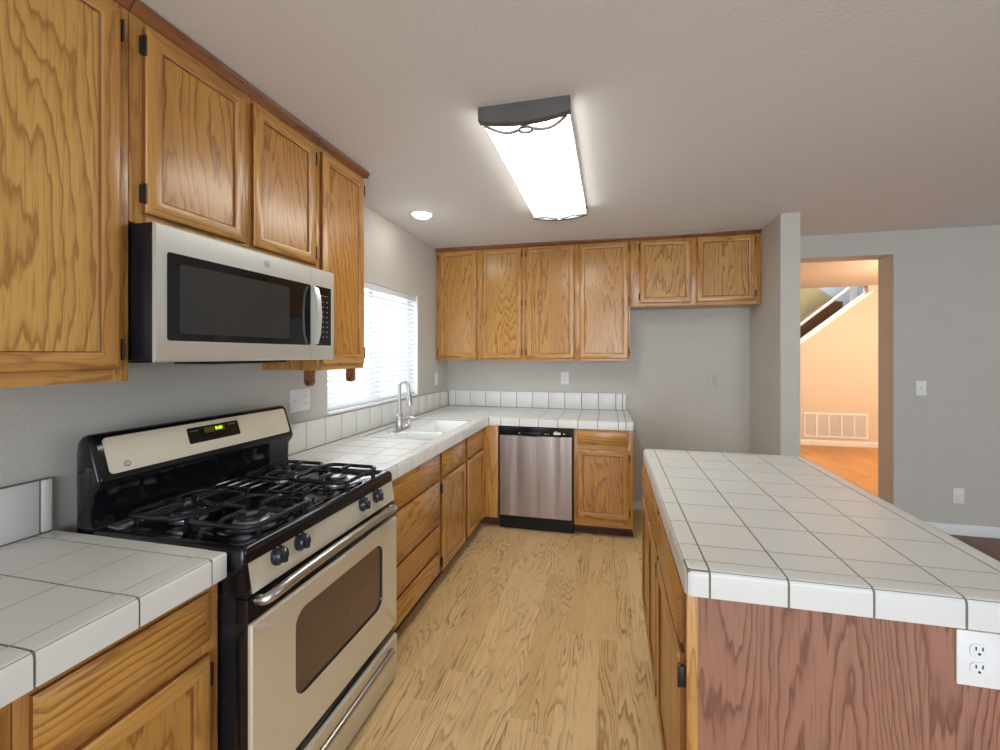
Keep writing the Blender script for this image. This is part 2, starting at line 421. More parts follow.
# kitchen window
mb = MB()
t = .045
mb.box(-.13, -.085, WY0, WY1, WZ0, WZ0+t); mb.box(-.13, -.085, WY0, WY1, WZ1-t, WZ1)
for y in (WY0, (WY0+WY1)/2-t/2, WY1-t): mb.box(-.129, -.084, y, y+t, WZ0+.001, WZ1-.001)
wn_ = struct('window_1', mb, M['white'])
mb = MB(); mb.box(-.112, -.106, WY0+.03, WY1-.03, WZ0+.03, WZ1-.03); link('glass', mb, M['glass'], wn_)
mb = MB(); mb.box(-.084, .012, WY0+.001, WY1-.001, WZ0, WZ0+.018, .004); link('window_sill', mb, M['white'], wn_)
mb = MB()      # white reveal lining of the recess
mb.box(-.084, -.001, WY0, WY0+.006, WZ0+.018, WZ1); mb.box(-.084, -.001, WY1-.006, WY1, WZ0+.018, WZ1); mb.box(-.084, -.001, WY0+.006, WY1-.006, WZ1-.006, WZ1)
link('window_frame', mb, M['white'], wn_)
# blind
th = Thing('window_blind', 'white horizontal slat blind lowered over the window behind the sink', 'window blind', (-.04, (WY0+WY1)/2, WZ0+.02))
mb = MB(); mb.box(-.065, -.012, WY0+.012, WY1-.012, WZ1-.052, WZ1-.008, .003); th.part('valance', mb, M['white'])
mb = MB(); z = WZ0+.052; 
while z < WZ1-.065:
    c, s_ = math.cos(math.radians(38)), math.sin(math.radians(38))
    for sgn in (1,):
        pts = []
        for k in range(5):
            u = -.022 + .011*k; hgt = .0035*(1-(u/.022)**2)
            pts.append((-.042 + u*c - hgt*s_, z - u*s_ - hgt*c*0 + hgt*c))
        low_ = [(x, zz-.0016) for x, zz in pts[::-1]]
        P = pts + low_
        A = [mb.v((x, WY0+.016, zz)) for x, zz in P]; B = [mb.v((x, WY1-.016, zz)) for x, zz in P]
        for i in range(len(P)): mb.f([A[i], A[(i+1) % len(P)], B[(i+1) % len(P)], B[i]], 0, False)
        mb.f(A); mb.f(B[::-1])
    z += .0365
th.part('slats', mb, M['slat'])
mb = MB(); mb.box(-.062, -.022, WY0+.016, WY1-.016, WZ0+.021, WZ0+.036, .003); th.part('bottom_rail', mb, M['white'])
for y in (WY0+.15, (WY0+WY1)/2, WY1-.15):
    mb = MB()
    for x in (-.066, -.018): mb.tube([(x, y, WZ0+.03), (x, y, WZ1-.03)], .0012, 5)
    th.part('ladder_cord', mb, M['white'])
mb = MB(); mb.tube([(-.009, WY1-.06, WZ1-.03), (-.008, WY1-.06, WZ0+.32)], .0018, 6); mb.lathe((-.008, WY1-.06, WZ0+.29), (0,0,1), [(.003,0),(.006,.008),(.004,.03)], 10)
th.part('pull_cord', mb, M['white'])

# hall beyond the opening
mb = MB()
mb.prism([(2.6,0),(7.0,0),(7.0,2.5),(5.50,2.5),(5.50,2.365),(2.6,.03)], 7.4, 7.52, 'b'); struct('wall_hall', mb, M['hall_paint'])
mb = MB(); mb.box(2.5, 2.6, YB+.20, 9.0, 0, 4); mb.box(6.9, 7.0, YB+.20, 7.4, 0, 2.5); mb.box(2.6, 7, YB+.20, YB+.21, 2.445, 2.52)
struct('wall_hall_side', mb, M['hall_paint'])
mb = MB(); mb.box(2.5, 7.0, YB+.20, 7.52, 2.5, 2.6); struct('ceiling_hall', mb, M['hall_paint'])
mb = MB(); mb.box(2.6, 7.0, 8.9, 9.0, 0, 4.0); mb.box(6.9, 7.0, 7.52, 8.9, 0, 4.0); mb.box(2.6, 6.9, 7.42, 7.52, 2.6, 4.0); struct('wall_stairwell', mb, M['greypanel'])
mb = MB(); mb.box(2.5, 7.0, 7.42, 9.0, 4.0, 4.1); struct('ceiling_stairwell', mb, M['ceil'])
mb = MB(); mb.prism([(2.6,0),(2.6,4.0),(3.6,4.0),(5.75,2.28),(5.75,1.9),(5.75,0)], 8.5, 8.6, 'b'); struct('wall_stair_side', mb, M['olive'])
mb = MB()   # cap board on the sloping knee wall
sl = .805
def dz(x): return 2.365 + (x-5.5)*sl
mb.prism([(2.61, dz(2.61)-.02), (5.56, dz(5.56)-.02), (5.56, dz(5.56)+.028), (2.61, dz(2.61)+.028)], 7.375, 7.54, 'b'); struct('trim_1', mb, M['white'])
th = Thing('stair_handrail', 'white sloping stair handrail with end post seen through the slot above the hall wall', 'handrail', (5.4, 7.9, 1.9))
mb = MB(); mb.prism([(2.8, -.38), (5.57, 2.42-.055), (5.57, 2.42), (2.8, -.32)], 7.90, 7.96, 'b'); 
mb = MB(); mb.prism([(3.7, dz(3.7)+.10), (5.56, dz(5.56)+.16), (5.56, dz(5.56)+.20), (3.7, dz(3.7)+.14)], 7.88, 7.94, 'b'); th.part('rail', mb, M['white'])
mb = MB(); mb.box(5.53, 5.60, 7.875, 7.945, 1.9, 2.66, .006); mb.lathe((5.565, 7.91, 2.655), (0,0,1), [(.03,0),(.05,.02),(.04,.05),(.01,.065)], 12); th.part('post', mb, M['white'])
mb = MB(); mb.prism([(3.2, .0), (5.45, 1.75), (5.45, 2.33), (5.33, 2.33), (3.2, .72)], 8.0, 8.45, 'b')
single('staircase', mb, M['carpet'], 'brown carpeted stair flight rising behind the sloping hall wall', 'stairs', (4.4, 8.2, 0))
# return air grille
th = Thing('return_air_grille', 'wide white return air grille low on the hall wall above the baseboard', 'vent', (5.06, 7.4, .11))
gx0, gx1, gz0, gz1 = 4.62, 5.50, .125, .515
mb = MB(T=lambda a, b, c: (a, 7.4-c, b))
mb.box(gx0, gx1, gz0, gz0+.03, 0, .012, .002); mb.box(gx0, gx1, gz1-.03, gz1, 0, .012, .002)
for i in range(6):
    x = gx0 + (gx1-gx0-.025)*i/5; mb.box(x, x+.025, gz0+.03, gz1-.03, 0, .0115)
th.part('frame', mb, M['white'])
mb = MB(T=lambda a, b, c: (a, 7.4-c, b)); z = gz0+.035
while z < gz1-.035: mb.box(gx0+.02, gx1-.02, z, z+.006, .001, .008); z += .0125
th.part('louvre', mb, M['white'])
mb = MB(T=lambda a, b, c: (a, 7.4-c, b)); mb.box(gx0+.02, gx1-.02, gz0+.02, gz1-.02, 0, .0012); th.part('backing', mb, M['beige_plastic'])
# unseen lamp added round the corner of the opening for the warm hall light
th = Thing('added_hall_ceiling_lamp', 'round warm flush lamp added unseen on the hall ceiling around the corner', 'ceiling light', (5.5, 5.3, 2.5))
mb = MB(); mb.lathe((5.5, 5.3, 2.499), (0,0,-1), [(.16,0),(.16,.02),(.15,.025)], 28); th.part('base', mb, M['white'])
mb = MB(); mb.lathe((5.5, 5.3, 2.474), (0,0,-1), [(.15,0),(.14,.03),(.10,.06),(.02,.075)], 28); th.part('lamp_shade', mb, M['added_hall_lamp'])
def point(name, loc, e, col, r=.1):
    l = bpy.data.lights.new(name, 'POINT'); l.energy = e; l.color = col; l.shadow_soft_size = r
    o = bpy.data.objects.new(name, l); COL.objects.link(o); o.location = loc
point('hall_fill', (5.5, 5.3, 2.05), 92, (1, .81, .645), .12)  # added light hanging below the unseen lamp, brightens the hall
point('stairwell_fill', (4.6, 8.2, 3.7), 90, (.95, .97, 1), .15)  # added light without a fixture, brightens the stairwell

# ------------------------------------------------------------------ cabinets
def door(th, T, a0, a1, b0, b1, c, ha, hinge, nh=2, ry='y', pmat=None, st=.05, fr=None):
    """raised frame door with a recessed veneer panel; ha = horizontal grain axis; hinge side 'l' or 'r' in a"""
    def lp(i, h): return [(a0+i, b0+i, c+h), (a1-i, b0+i, c+h), (a1-i, b1-i, c+h), (a0+i, b1-i, c+h)]
    mb = MB(T)
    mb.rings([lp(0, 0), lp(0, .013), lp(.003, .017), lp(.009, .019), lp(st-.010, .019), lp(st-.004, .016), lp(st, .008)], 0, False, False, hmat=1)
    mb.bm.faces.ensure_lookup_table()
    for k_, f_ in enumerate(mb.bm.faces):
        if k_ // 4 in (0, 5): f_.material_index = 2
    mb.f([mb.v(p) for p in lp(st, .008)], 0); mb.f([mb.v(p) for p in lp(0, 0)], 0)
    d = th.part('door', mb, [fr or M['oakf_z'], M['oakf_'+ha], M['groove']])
    mb = MB(T); mb.box(a0+st-.001, a1-st+.001, b0+st-.001, b1-st+.001, c+.006, c+.0095)
    th.part('door_panel', mb, pmat or M['oak_z'], d)
    if hinge:
        hs = [b0+.055, b1-.055] if nh == 2 else [b0+.06, (b0+b1)/2, b1-.06]
        for hb in hs:
            mb = MB(T); x = a0 if hinge == 'l' else a1
            s = -1 if hinge == 'l' else 1
            mb.box(min(x+s*.0005, x+s*.009), max(x+s*.0005, x+s*.009), hb-.026, hb+.026, c+.0005, c+.014, .002)
            mb.lathe(T(x+s*.003, hb-.03, c+.016), tuple(Vector(T(0,1,0))-Vector(T(0,0,0))), [(.0035, 0), (.0035, .06)], 8) if False else None
            mb.box(min(x+s*.0005, x+s*.006), max(x+s*.0005, x+s*.006), hb-.03, hb+.03, c+.010, c+.019, .002)
            th.part('hinge', mb, M['hinge'], d)
    return d
def drawer(th, T, a0, a1, b0, b1, c, ha):
    def lp(i, h): return [(a0+i, b0+i, c+h), (a1-i, b0+i, c+h), (a1-i, b1-i, c+h), (a0+i, b1-i, c+h)]
    mb = MB(T)
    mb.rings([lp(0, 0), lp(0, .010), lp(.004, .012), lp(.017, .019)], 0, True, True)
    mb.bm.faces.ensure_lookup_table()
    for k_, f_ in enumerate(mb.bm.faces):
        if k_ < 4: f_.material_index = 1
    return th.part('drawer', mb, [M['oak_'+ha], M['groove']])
def carcass(th, T, a0, a1, b0, b1, depth, ha, stiles, rails, c0=.0, side=None, hollow=False):
    mb = MB(T)
    if hollow:
        for q in ((a0, a0+.003, b0, b1, c0, depth-.019), (a1-.003, a1, b0, b1, c0, depth-.019), (a0, a1, b0, b0+.016, c0, depth-.019), (a0+.003, a1-.003, b0+.016, b1, c0, c0+.006)): mb.box(*q)
    else: mb.box(a0, a1, b0, b1, c0, depth-.019, 0); th.part('cabinet_box', mb, side or M['oakf_z'])
    mb = MB(T)
    for (s0, s1) in stiles: mb.box(s0, s1, b0, b1, depth-.0189, depth, .0008, 0)
    for (r0, r1) in rails:
        for (p, q) in zip(stiles, stiles[1:]): mb.box(p[1], q[0], r0, r1, depth-.0185, depth-.0005, 0, 1)
    th.part('face_frame', mb, [M['oakf_z'], M['oakf_'+ha]])
def crown(th, T, a0, a1, depth, b1, ends=''):
    mb = MB(T)
    prof = [(b1-.034, depth), (b1-.034, depth+.006), (b1-.024, depth+.010), (b1-.012, depth+.022), (b1, depth+.024), (b1, depth)]
    A0 = a0 - (.022 if 'l' in ends else 0); A1 = a1 + (.022 if 'r' in ends else 0)
    mb.prism(prof, a0, a1, 'a')
    if 'r' in ends: mb.prism([(a1, b1-.034), (a1+.006, b1-.034), (a1+.010, b1-.024), (a1+.022, b1-.012), (a1+.024, b1), (a1, b1)], 0.001, depth+.024, 'c')
    th.part('crown_moulding', mb, M['oak_dark'] if T is TL else M['oak_dark_x'])

UD = .301
# -- left wall, uppers
th = Thing('upper_cabinet', 'tall oak wall cabinet left of the microwave with bold grain door', 'cabinet', (0, .45, 1.36), 'oak wall cabinets')
carcass(th, TL, .0, .899, 1.36, 2.44, UD, 'y', [(0,.045),(.42,.46),(.862,.899)], [(1.36,1.405),(2.36,2.44)])
door(th, TL, .025, .432, 1.393, 2.385, UD, 'y', 'l', 2, pmat=M['oak_bold'])
door(th, TL, .448, .872, 1.393, 2.385, UD, 'y', 'r', 2, pmat=M['oak_bold'])
crown(th, TL, 0, .899, UD, 2.44)
th = Thing('upper_cabinet', 'short two-door oak wall cabinet above the microwave', 'cabinet', (0, 1.28, 1.82), 'oak wall cabinets')
carcass(th, TL, .901, 1.664, 1.812, 2.44, UD, 'y', [(.901,.945),(1.262,1.318),(1.634,1.664)], [(1.812,1.858),(2.36,2.44)])
door(th, TL, .934, 1.272, 1.845, 2.385, UD, 'y', 'l')
door(th, TL, 1.308, 1.644, 1.845, 2.385, UD, 'y', 'r')
crown(th, TL, .901, 1.664, UD, 2.44)
th = Thing('upper_cabinet', 'narrow tall oak wall cabinet between microwave and window', 'cabinet', (0, 1.85, 1.36), 'oak wall cabinets')
carcass(th, TL, 1.666, 2.04, 1.36, 2.44, UD, 'y', [(1.666,1.706),(2.01,2.04)], [(1.36,1.405),(2.36,2.44)])
door(th, TL, 1.692, 2.024, 1.388, 2.385, UD, 'y', 'r', 2)
crown(th, TL, 1.666, 2.04, UD, 2.44, 'r')
for y in (1.676, 1.992):
    pts = [(1.359, .225), (1.359, .272), (1.305, .272)] + [(1.305-.020*math.sin(math.radians(a)), .2485+.0235*math.cos(math.radians(a))) for a in range(20, 180, 20)] + [(1.305, .225)]
    mb = MB(TL); mb.prism(pts, y, y+.018, 'a'); br = th.part('towel_bracket', mb, M['oak_dark'])
    mb = MB(); mb.lathe((.249, y-.0015, 1.305), (0, 1, 0), [(.009, 0), (.009, .002)], 14); th.part('dowel_hole', mb, M['kick'], br)

# -- microwave
th = Thing('microwave', 'stainless over-the-range microwave with black window under the oak cabinet', 'microwave', (0, 1.28, 1.41))
my0, my1, mz0, mz1, mx = .904, 1.662, 1.412, 1.806, .396
mb = MB(TL); mb.box(my0, my1, mz0+.004, mz1, 0, .380, .003); th.part('case', mb, M['black_matt'])
mb = MB(TL)
mb.prism([(mz0, .381), (mz1, .381), (mz1, mx-.006), (mz1-.006, mx), (mz0+.01, mx), (mz0, mx-.008)], my0, 1.512, 'a')
dr = th.part('door', mb, M['steel_mw'])
def rr_plate(mb, a0, a1, b0, b1, r, c0, c1, mat=0):
    p = rrect(a0, a1, b0, b1, r); mb.rings([[(a, b, c0) for a, b in p], [(a, b, c1) for a, b in p]], mat)
mb = MB(TL); rr_plate(mb, .932, 1.509, 1.474, 1.728, .008, mx, mx+.0015); gw = th.part('window', mb, M['mw_glass'], dr)
mb = MB(TL); rr_plate(mb, .966, 1.392, 1.496, 1.700, .012, mx+.0015, mx+.0022); 
o = th.part('window_screen', mb, M['mw_screen'], dr)
mb = MB(TL); mb.prism([(mz0, .381), (mz1, .381), (mz1, mx-.006), (mz1-.006, mx), (mz0+.01, mx), (mz0, mx-.008)], 1.514, my1, 'a'); th.part('control_panel', mb, M['steel_mw'])
mb = MB(TL); rr_plate(mb, 1.545, 1.640, 1.474, 1.730, .004, mx, mx+.0015); cp = th.part('control_glass', mb, M['mw_glass'])
mb = MB(TL)
for r_ in range(8):
    for c_ in range(3):
        if r_ in (0, 1) and c_ == 0: continue
        a = 1.562 + c_*.026; b = 1.665 - r_*.022
        mb.box(a-.004, a+.004, b-.002, b+.002, mx+.0014, mx+.002)
mb.box(1.558, 1.618, 1.69, 1.692, mx+.0014, mx+.002)
th.part('keypad', mb, M['mark'], cp)
mb = MB(TL)   # bowed vertical handle
hp = smooth_path([(1.474, mx), (1.485, mx+.030), (1.590, mx+.040), (1.700, mx+.030), (1.716, mx)], 5)
lo = []
for (b, c) in [(p[0], p[1]) for p in [(q[0], q[1]) for q in [(a_[0], a_[1]) for a_ in [(Vector((x, y, 0))) for x, y in [(1.474, mx), (1.480, mx+.022), (1.52, mx+.034), (1.600, mx+.040), (1.68, mx+.034), (1.718, mx+.022), (1.724, mx)]]]]]:
    lo.append((b, c))
mb.prism(lo + [(b, c-.010) for b, c in lo[::-1][1:-1]], 1.507, 1.533, 'a', smooth=False)
th.part('handle', mb, M['steel_mw'], dr)
mb = MB(); mb.lathe((mx, 1.284, 1.768), (1, 0, 0), [(.0135, 0), (.0135, .001), (.011, .0022)], 24); lg = th.part('badge', mb, M['badge'], dr)
mb = MB(); text_into(mb, 'GE', .013, lambda x, y, z: (mx+.0024+z, 1.284+x, 1.768+y)); th.part('logo', mb, M['mark'], dr)
mb = MB(TL); mb.box(1.10, 1.42, mz0-.010, mz0+.004, .20, .36, .004); mb.box(.93, 1.64, mz0-.004, mz0+.004, .02, .18); th.part('vent_filter', mb, M['black_matt'])

# -- back wall, uppers
BD = .285
th = Thing('upper_cabinet', 'two-door oak wall cabinet in the corner next to the window wall', 'cabinet', (.43, YB, 1.375), 'oak wall cabinets')
carcass(th, TB, .002, .861, 1.378, 2.44, BD, 'x', [(.002,.04),(.405,.470),(.828,.861)], [(1.378,1.41),(2.36,2.44)])
door(th, TB, .034, .414, 1.398, 2.408, BD, 'x', 'l', 3)
door(th, TB, .462, .838, 1.398, 2.408, BD, 'x', 'r', 3)
crown(th, TB, .002, .861, BD-.004, 2.444)
th = Thing('upper_cabinet', 'two-door oak wall cabinet above the dishwasher and outlet', 'cabinet', (1.33, YB, 1.375), 'oak wall cabinets')
carcass(th, TB, .863, 1.800, 1.378, 2.44, BD, 'x', [(.863,.896),(1.308,1.372),(1.775,1.80)], [(1.378,1.41),(2.36,2.44)])
door(th, TB, .886, 1.318, 1.398, 2.408, BD, 'x', 'l', 3)
door(th, TB, 1.364, 1.784, 1.398, 2.408, BD, 'x', 'r', 3)
crown(th, TB, .863, 1.800, BD-.004, 2.444)
th = Thing('upper_cabinet', 'short oak wall cabinet over the empty refrigerator space', 'cabinet', (2.3, YB, 1.845), 'oak wall cabinets')
carcass(th, TB, 1.802, 2.820, 1.845, 2.44, BD, 'x', [(1.802,1.890),(2.28,2.345),(2.765,2.820)], [(1.845,1.885),(2.36,2.44)])
door(th, TB, 1.878, 2.290, 1.872, 2.408, BD, 'x', 'l', 2)
door(th, TB, 2.335, 2.772, 1.872, 2.408, BD, 'x', 'r', 2)
crown(th, TB, 1.802, 2.820, BD-.004, 2.444)

# -- base cabinets
CT, CB = .914, .852
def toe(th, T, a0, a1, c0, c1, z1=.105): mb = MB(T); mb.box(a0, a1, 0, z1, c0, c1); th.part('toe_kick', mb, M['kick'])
th = Thing('base_cabinet', 'oak base cabinet nearest the camera left of the range, mostly out of frame', 'cabinet', (0, .1, 0), 'oak base cabinets')
carcass(th, TL, -.34, .509, .10, CB-.002, .612, 'y', [(-.34,-.30),(.478,.509)], [(.10,.13),(.66,.70),(.82,CB-.002)], c0=.002)
drawer(th, TL, -.31, .488, .695, .822, .612, 'y'); door(th, TL, -.31, .086, .115, .662, .612, 'y', 'l'); door(th, TL, .092, .488, .115, .662, .612, 'y', 'r')
toe(th, TL, -.34, .509, .002, .54)
th = Thing('base_cabinet', 'oak base cabinet with one drawer and door beside the left of the range', 'cabinet', (0, .7, 0), 'oak base cabinets')
carcass(th, TL, .511, .898, .10, CB-.002, .612, 'y', [(.511,.545),(.855,.898)], [(.10,.13),(.66,.70),(.82,CB-.002)], c0=.002)
drawer(th, TL, .532, .866, .698, .822, .612, 'y'); door(th, TL, .532, .866, .115, .664, .612, 'y', 'r')
toe(th, TL, .511, .898, .002, .54)
th = Thing('base_cabinet', 'oak four-drawer base cabinet right of the range', 'cabinet', (0, 2.0, 0), 'oak base cabinets')
carcass(th, TL, 1.672, 2.349, .10, CB-.002, .612, 'y', [(1.672,1.705),(2.322,2.349)], [(.10,.12),(.24,.265),(.40,.42),(.665,.69),(.84,CB-.002)], c0=.002)
for b0, b1 in ((.688,.838),(.418,.668),(.258,.402),(.112,.242)): drawer(th, TL, 1.685, 2.334, b0, b1, .612, 'y')
toe(th, TL, 1.672, 2.349, .002, .55)
th = Thing('base_cabinet', 'oak base cabinet below the sink with two doors and false drawers', 'cabinet', (0, 2.8, 0), 'oak base cabinets')
carcass(th, TL, 2.351, 3.262, .10, CB-.002, .612, 'y', [(2.351,2.385),(2.77,2.85),(3.215,3.262)], [(.10,.125),(.66,.69),(.83,CB-.002)], c0=.002, hollow=True)
for y0, y1, hh in ((2.374, 2.786, 'l'), (2.836, 3.226, None)):
    drawer(th, TL, y0, y1, .684, .832, .612, 'y'); door(th, TL, y0, y1, .108, .666, .612, 'y', hh)
mb = MB(); mb.box(.614, .733, 3.264, 3.30, .10, CB-.002, .001); th.part('corner_filler', mb, M['oakf_z'])
toe(th, TL, 2.351, 3.36, .002, .55)
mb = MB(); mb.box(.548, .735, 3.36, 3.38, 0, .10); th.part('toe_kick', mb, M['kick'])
FB = YB - 3.302
th = Thing('base_cabinet', 'oak base cabinet with drawer and door right of the dishwasher', 'cabinet', (1.57, YB, 0), 'oak base cabinets')
carcass(th, TB, 1.349, 1.802, .085, CB-.002, FB, 'x', [(1.349,1.385),(1.758,1.802)], [(.085,.16),(.68,.735),(.82,CB-.002)], c0=.002)
drawer(th, TB, 1.374, 1.766, .728, .836, FB, 'x'); door(th, TB, 1.374, 1.772, .152, .688, FB, 'x', 'r')
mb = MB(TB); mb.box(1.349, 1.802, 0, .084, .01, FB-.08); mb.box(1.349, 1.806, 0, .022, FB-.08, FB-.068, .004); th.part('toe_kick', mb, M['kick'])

# -- dishwasher
th = Thing('dishwasher', 'stainless dishwasher with black console in the back cabinet run', 'dishwasher', (1.04, YB, 0))
mb = MB(TB); mb.box(.739, 1.345, .01, CB-.003, .03, FB-.01); th.part('tub', mb, M['black_matt'])
mb = MB(TB)
prof = [(.118, FB-.01), (.118, FB+.016), (.122, FB+.020), (.770, FB+.020), (.774, FB+.016), (.774, FB-.01)]
mb.prism(prof, .746, 1.332, 'a'); dd = th.part('door', mb, M['steel_dw'])
mb = MB(TB); mb.prism([(.777, FB-.01), (.777, FB+.018), (.79, FB+.024), (.842, FB+.020), (.846, FB-.01)], .746, 1.332, 'a')
cs = th.part('console', mb, M['black'])
mb = MB(TB); mb.box(.93, 1.08, .786, .806, FB+.018, FB+.0245, .002); th.part('pocket_handle', mb, M['black_matt'], cs)
mb = MB(TB)
for a, wd in ((.905, .012), (1.12, .012), (1.145, .008)): mb.box(a, a+wd, .795, .799, FB+.020, FB+.0262)
mb.box(1.19, 1.245, .795, .813, FB+.020, FB+.0262); mb.box(1.265, 1.28, .80, .806, FB+.020, FB+.0262); mb.box(1.20, 1.215, .817, .82, FB+.02, FB+.0258)
th.part('marking', mb, M['mark_white'], cs)
mb = MB(TB); mb.box(.746, 1.340, .006, .108, .03, FB-.06, .003); th.part('kick_plate', mb, M['black_matt'])

# -- island
TI = lambda a, b, c: (2.54 - c, -a, b)     # left face of the island looks to -x; a = -y
th = Thing('island_cabinet', 'oak kitchen island cabinet with pinkish veneer end under the tiled top', 'island', (2.2, 1.7, 0))
fd = 2.54 - 1.816
carcass(th, TI, -2.352, -1.105, .10, CB-.002, fd, 'y', [(-2.352,-2.315),(-1.66,-1.60),(-1.135,-1.105)], [(.10,.125),(.66,.70),(.83,CB-.002)], c0=.002)
mb = MB(); mb.box(1.842, 2.538, 1.0985, 1.1045, 0.0, CB-.002); th.part('end_panel', mb, M['island_panel'], label='pinkish red-brown oak veneer end panel')
mb = MB(); mb.box(1.816, 1.8415, 1.096, 1.1045, .10, CB-.002, .001); th.part('corner_strip', mb, M['oakf_z'])
drawer(th, TI, -2.335, -1.648, .700, .846, fd, 'y'); drawer(th, TI, -1.612, -1.122, .697, .846, fd, 'y')
door(th, TI, -2.335, -2.0, .115, .672, fd, 'y', 'l'); door(th, TI, -1.985, -1.648, .115, .672, fd, 'y', 'r')
door(th, TI, -1.612, -1.122, .115, .672, fd, 'y', 'r')
mb = MB(); mb.box(1.88, 2.50, 1.107, 2.31, 0, .099); th.part('toe_kick', mb, M['kick'])

# ------------------------------------------------------------------ tiled countertops
G = .0025
def cells(lines): return list(zip(lines, lines[1:]))
def top_tiles(mb, xs, ys, z0, z1, hole=None, skip=None):
    """xs, ys grout lines; hole a rectangle cut out of the tiles"""
    for x0, x1 in cells(xs):
        for y0, y1 in cells(ys):
            if skip and skip(x0, x1, y0, y1): continue
            rects = [(x0, x1, y0, y1)]
            if hole:
                hx0, hx1, hy0, hy1 = hole; out = []
                for (a, b, c, d_) in rects:
                    if b <= hx0 or a >= hx1 or d_ <= hy0 or c >= hy1: out.append((a, b, c, d_)); continue
                    if a < hx0: out.append((a, hx0, c, d_))
                    if b > hx1: out.append((hx1, b, c, d_))
                    m0, m1 = max(a, hx0), min(b, hx1)
                    if c < hy0: out.append((m0, m1, c, hy0))
                    if d_ > hy1: out.append((m0, m1, hy1, d_))
                rects = out
            for (a, b, c, d_) in rects:
                if b-a < .012 or d_-c < .012: continue
                mb.tile(a+G, b-G, c+G, d_-G, z0, z1, '', mat=0)
# island: grout lines measured along the top
IX = [1.863, 2.032, 2.201, 2.370, 2.540]; IY = [1.120, 1.210, 1.372, 1.533, 1.694, 1.856, 2.018, 2.180, 2.338]
ix0, ix1, iy0, iy1 = 1.808, 2.592, 1.068, 2.388
th = Thing('island_countertop', 'white tiled countertop with rounded edges on the island', 'countertop', (2.2, 1.72, CB))
mb = MB(); mb.box(ix0+.004, ix1-.004, iy0+.004, iy1-.004, CB, CT-.0016); th.part('grout_bed', mb, M['grout'])
mb = MB(); zt = CT - .010
top_tiles(mb, IX, IY, zt, CT)
th.part('field_tiles', mb, M['tile'])
mb = MB(); zc0 = CB - .002
for y0, y1 in cells(IY):
    if y0 == IY[0]: continue
    mb.tile(ix0, IX[0]-G, y0+G, y1-G, zc0, CT+.001, 'W'); mb.tile(IX[-1]+G, ix1, y0+G, y1-G, zc0, CT+.001, 'E')
mb.tile(ix0, IX[0]-G, IY[0]+G, IY[1]-G, zc0, CT+.001, 'W'); mb.tile(IX[-1]+G, ix1, IY[0]+G, IY[1]-G, zc0, CT+.001, 'E')
for x0, x1 in cells(IX):
    mb.tile(x0+G, x1-G, iy0, IY[0]-G, zc0, CT+.001, 'S'); mb.tile(x0+G, x1-G, IY[-1]+G, iy1, zc0, CT+.001, 'N')
mb.tile(ix0, IX[0]-G, iy0, IY[0]-G, zc0, CT+.001, 'WS', r=.016); mb.tile(IX[-1]+G, ix1, iy0, IY[0]-G, zc0, CT+.001, 'ES', r=.016)
mb.tile(ix0, IX[0]-G, IY[-1]+G, iy1, zc0, CT+.001, 'WN', r=.016); mb.tile(IX[-1]+G, ix1, IY[-1]+G, iy1, zc0, CT+.001, 'EN', r=.016)
th.part('edge_tiles', mb, M['tile'])

# left counter in the foreground
CXF, CG = .648, .585
th = Thing('countertop', 'white tiled countertop in the left foreground beside the range', 'countertop', (.3, .3, CB))
LY = [-.336, -.171+.165*0, .0, .165, .357-.0, .522, .687, .852]
LY = [.852 - .1655*i for i in range(7, -1, -1)]
LX = [.022, .085, .251, .418, CG]
y0_, y1_ = LY[0]-.002, .897
mb = MB(); mb.box(.002, CXF-.004, y0_, y1_-.003, CB, CT-.0016); th.part('grout_bed', mb, M['grout'])
mb = MB(); top_tiles(mb, LX, LY + [y1_], CT-.010, CT); th.part('field_tiles', mb, M['tile'])
mb = MB()
for a, b in cells(LY): mb.tile(CG+G, CXF, a+G, b-G, zc0, CT+.001, 'E')
mb.tile(CG+G, CXF, LY[-1]+G, y1_, zc0, CT+.001, 'EN', r=.008)
th.part('edge_tiles', mb, M['tile'])
mb = MB(); mb.box(.002, .016, y0_, .890, CT-.002, 1.070); 
th.part('backsplash_bed', mb, M['grout'])
TS = lambda a, b, c: (c, a, b)
mb = MB(TS)
for a, b in cells(LY): 
    e = b if b < .84 else .866
    mb.box(a+G, e-G, CT+.002, 1.068, .012, .020, .0015)
mb.box(.868, .893, CT+.002, 1.068, .002, .0205, .004)
th.part('backsplash_tiles', mb, M['tile'])

# L-shaped counter: window run + back run
P = .1525
RYL = [1.676, 1.783] + [1.783+.1525*i for i in range(1, 10)]      # grout lines along the window run
RYL = [1.676] + [1.783 + .1515*i for i in range(0, 10)] 
YC = 3.285                                                       # front edge of the back run
RX = [.022, .125, .279, .433, CG]
XE = 1.805
BX = [.752 + .1565*i for i in range(0, 7)] + [1.750]
BX = [x for x in BX if x < 1.70] + [1.748]
SK = (.092, .566, 2.356, 3.105)                                   # sink cut-out
th = Thing('countertop', 'L-shaped white tiled countertop around the sink under the window', 'countertop', (.3, 2.8, CB))
mb = MB()
sx0, sx1, sy0, sy1 = SK
for r in ((.002, CXF-.004, 1.677, sy0), (.002, sx0, sy0, sy1), (sx1, CXF-.004, sy0, sy1), (.002, CXF-.004, sy1, YB-.002), (CXF-.004, XE-.004, YC+.004, YB-.002)):
    mb.box(r[0], r[1], r[2], r[3], CB, CT-.0016)
th.part('grout_bed', mb, M['grout_light'])
mb = MB()
top_tiles(mb, RX, RYL + [3.35], CT-.010, CT, hole=(sx0-.022, sx1+.0, sy0-.022, sy1+.022))
ymid = [YC+.063, YC+.063+.158, YC+.063+.316, YB-.018]
ymid = [3.35, 3.35+.156, 3.35+.312, YB-.02, YB-.0]
ymid = [3.35, 3.506, 3.662, 3.818, YB-.022]
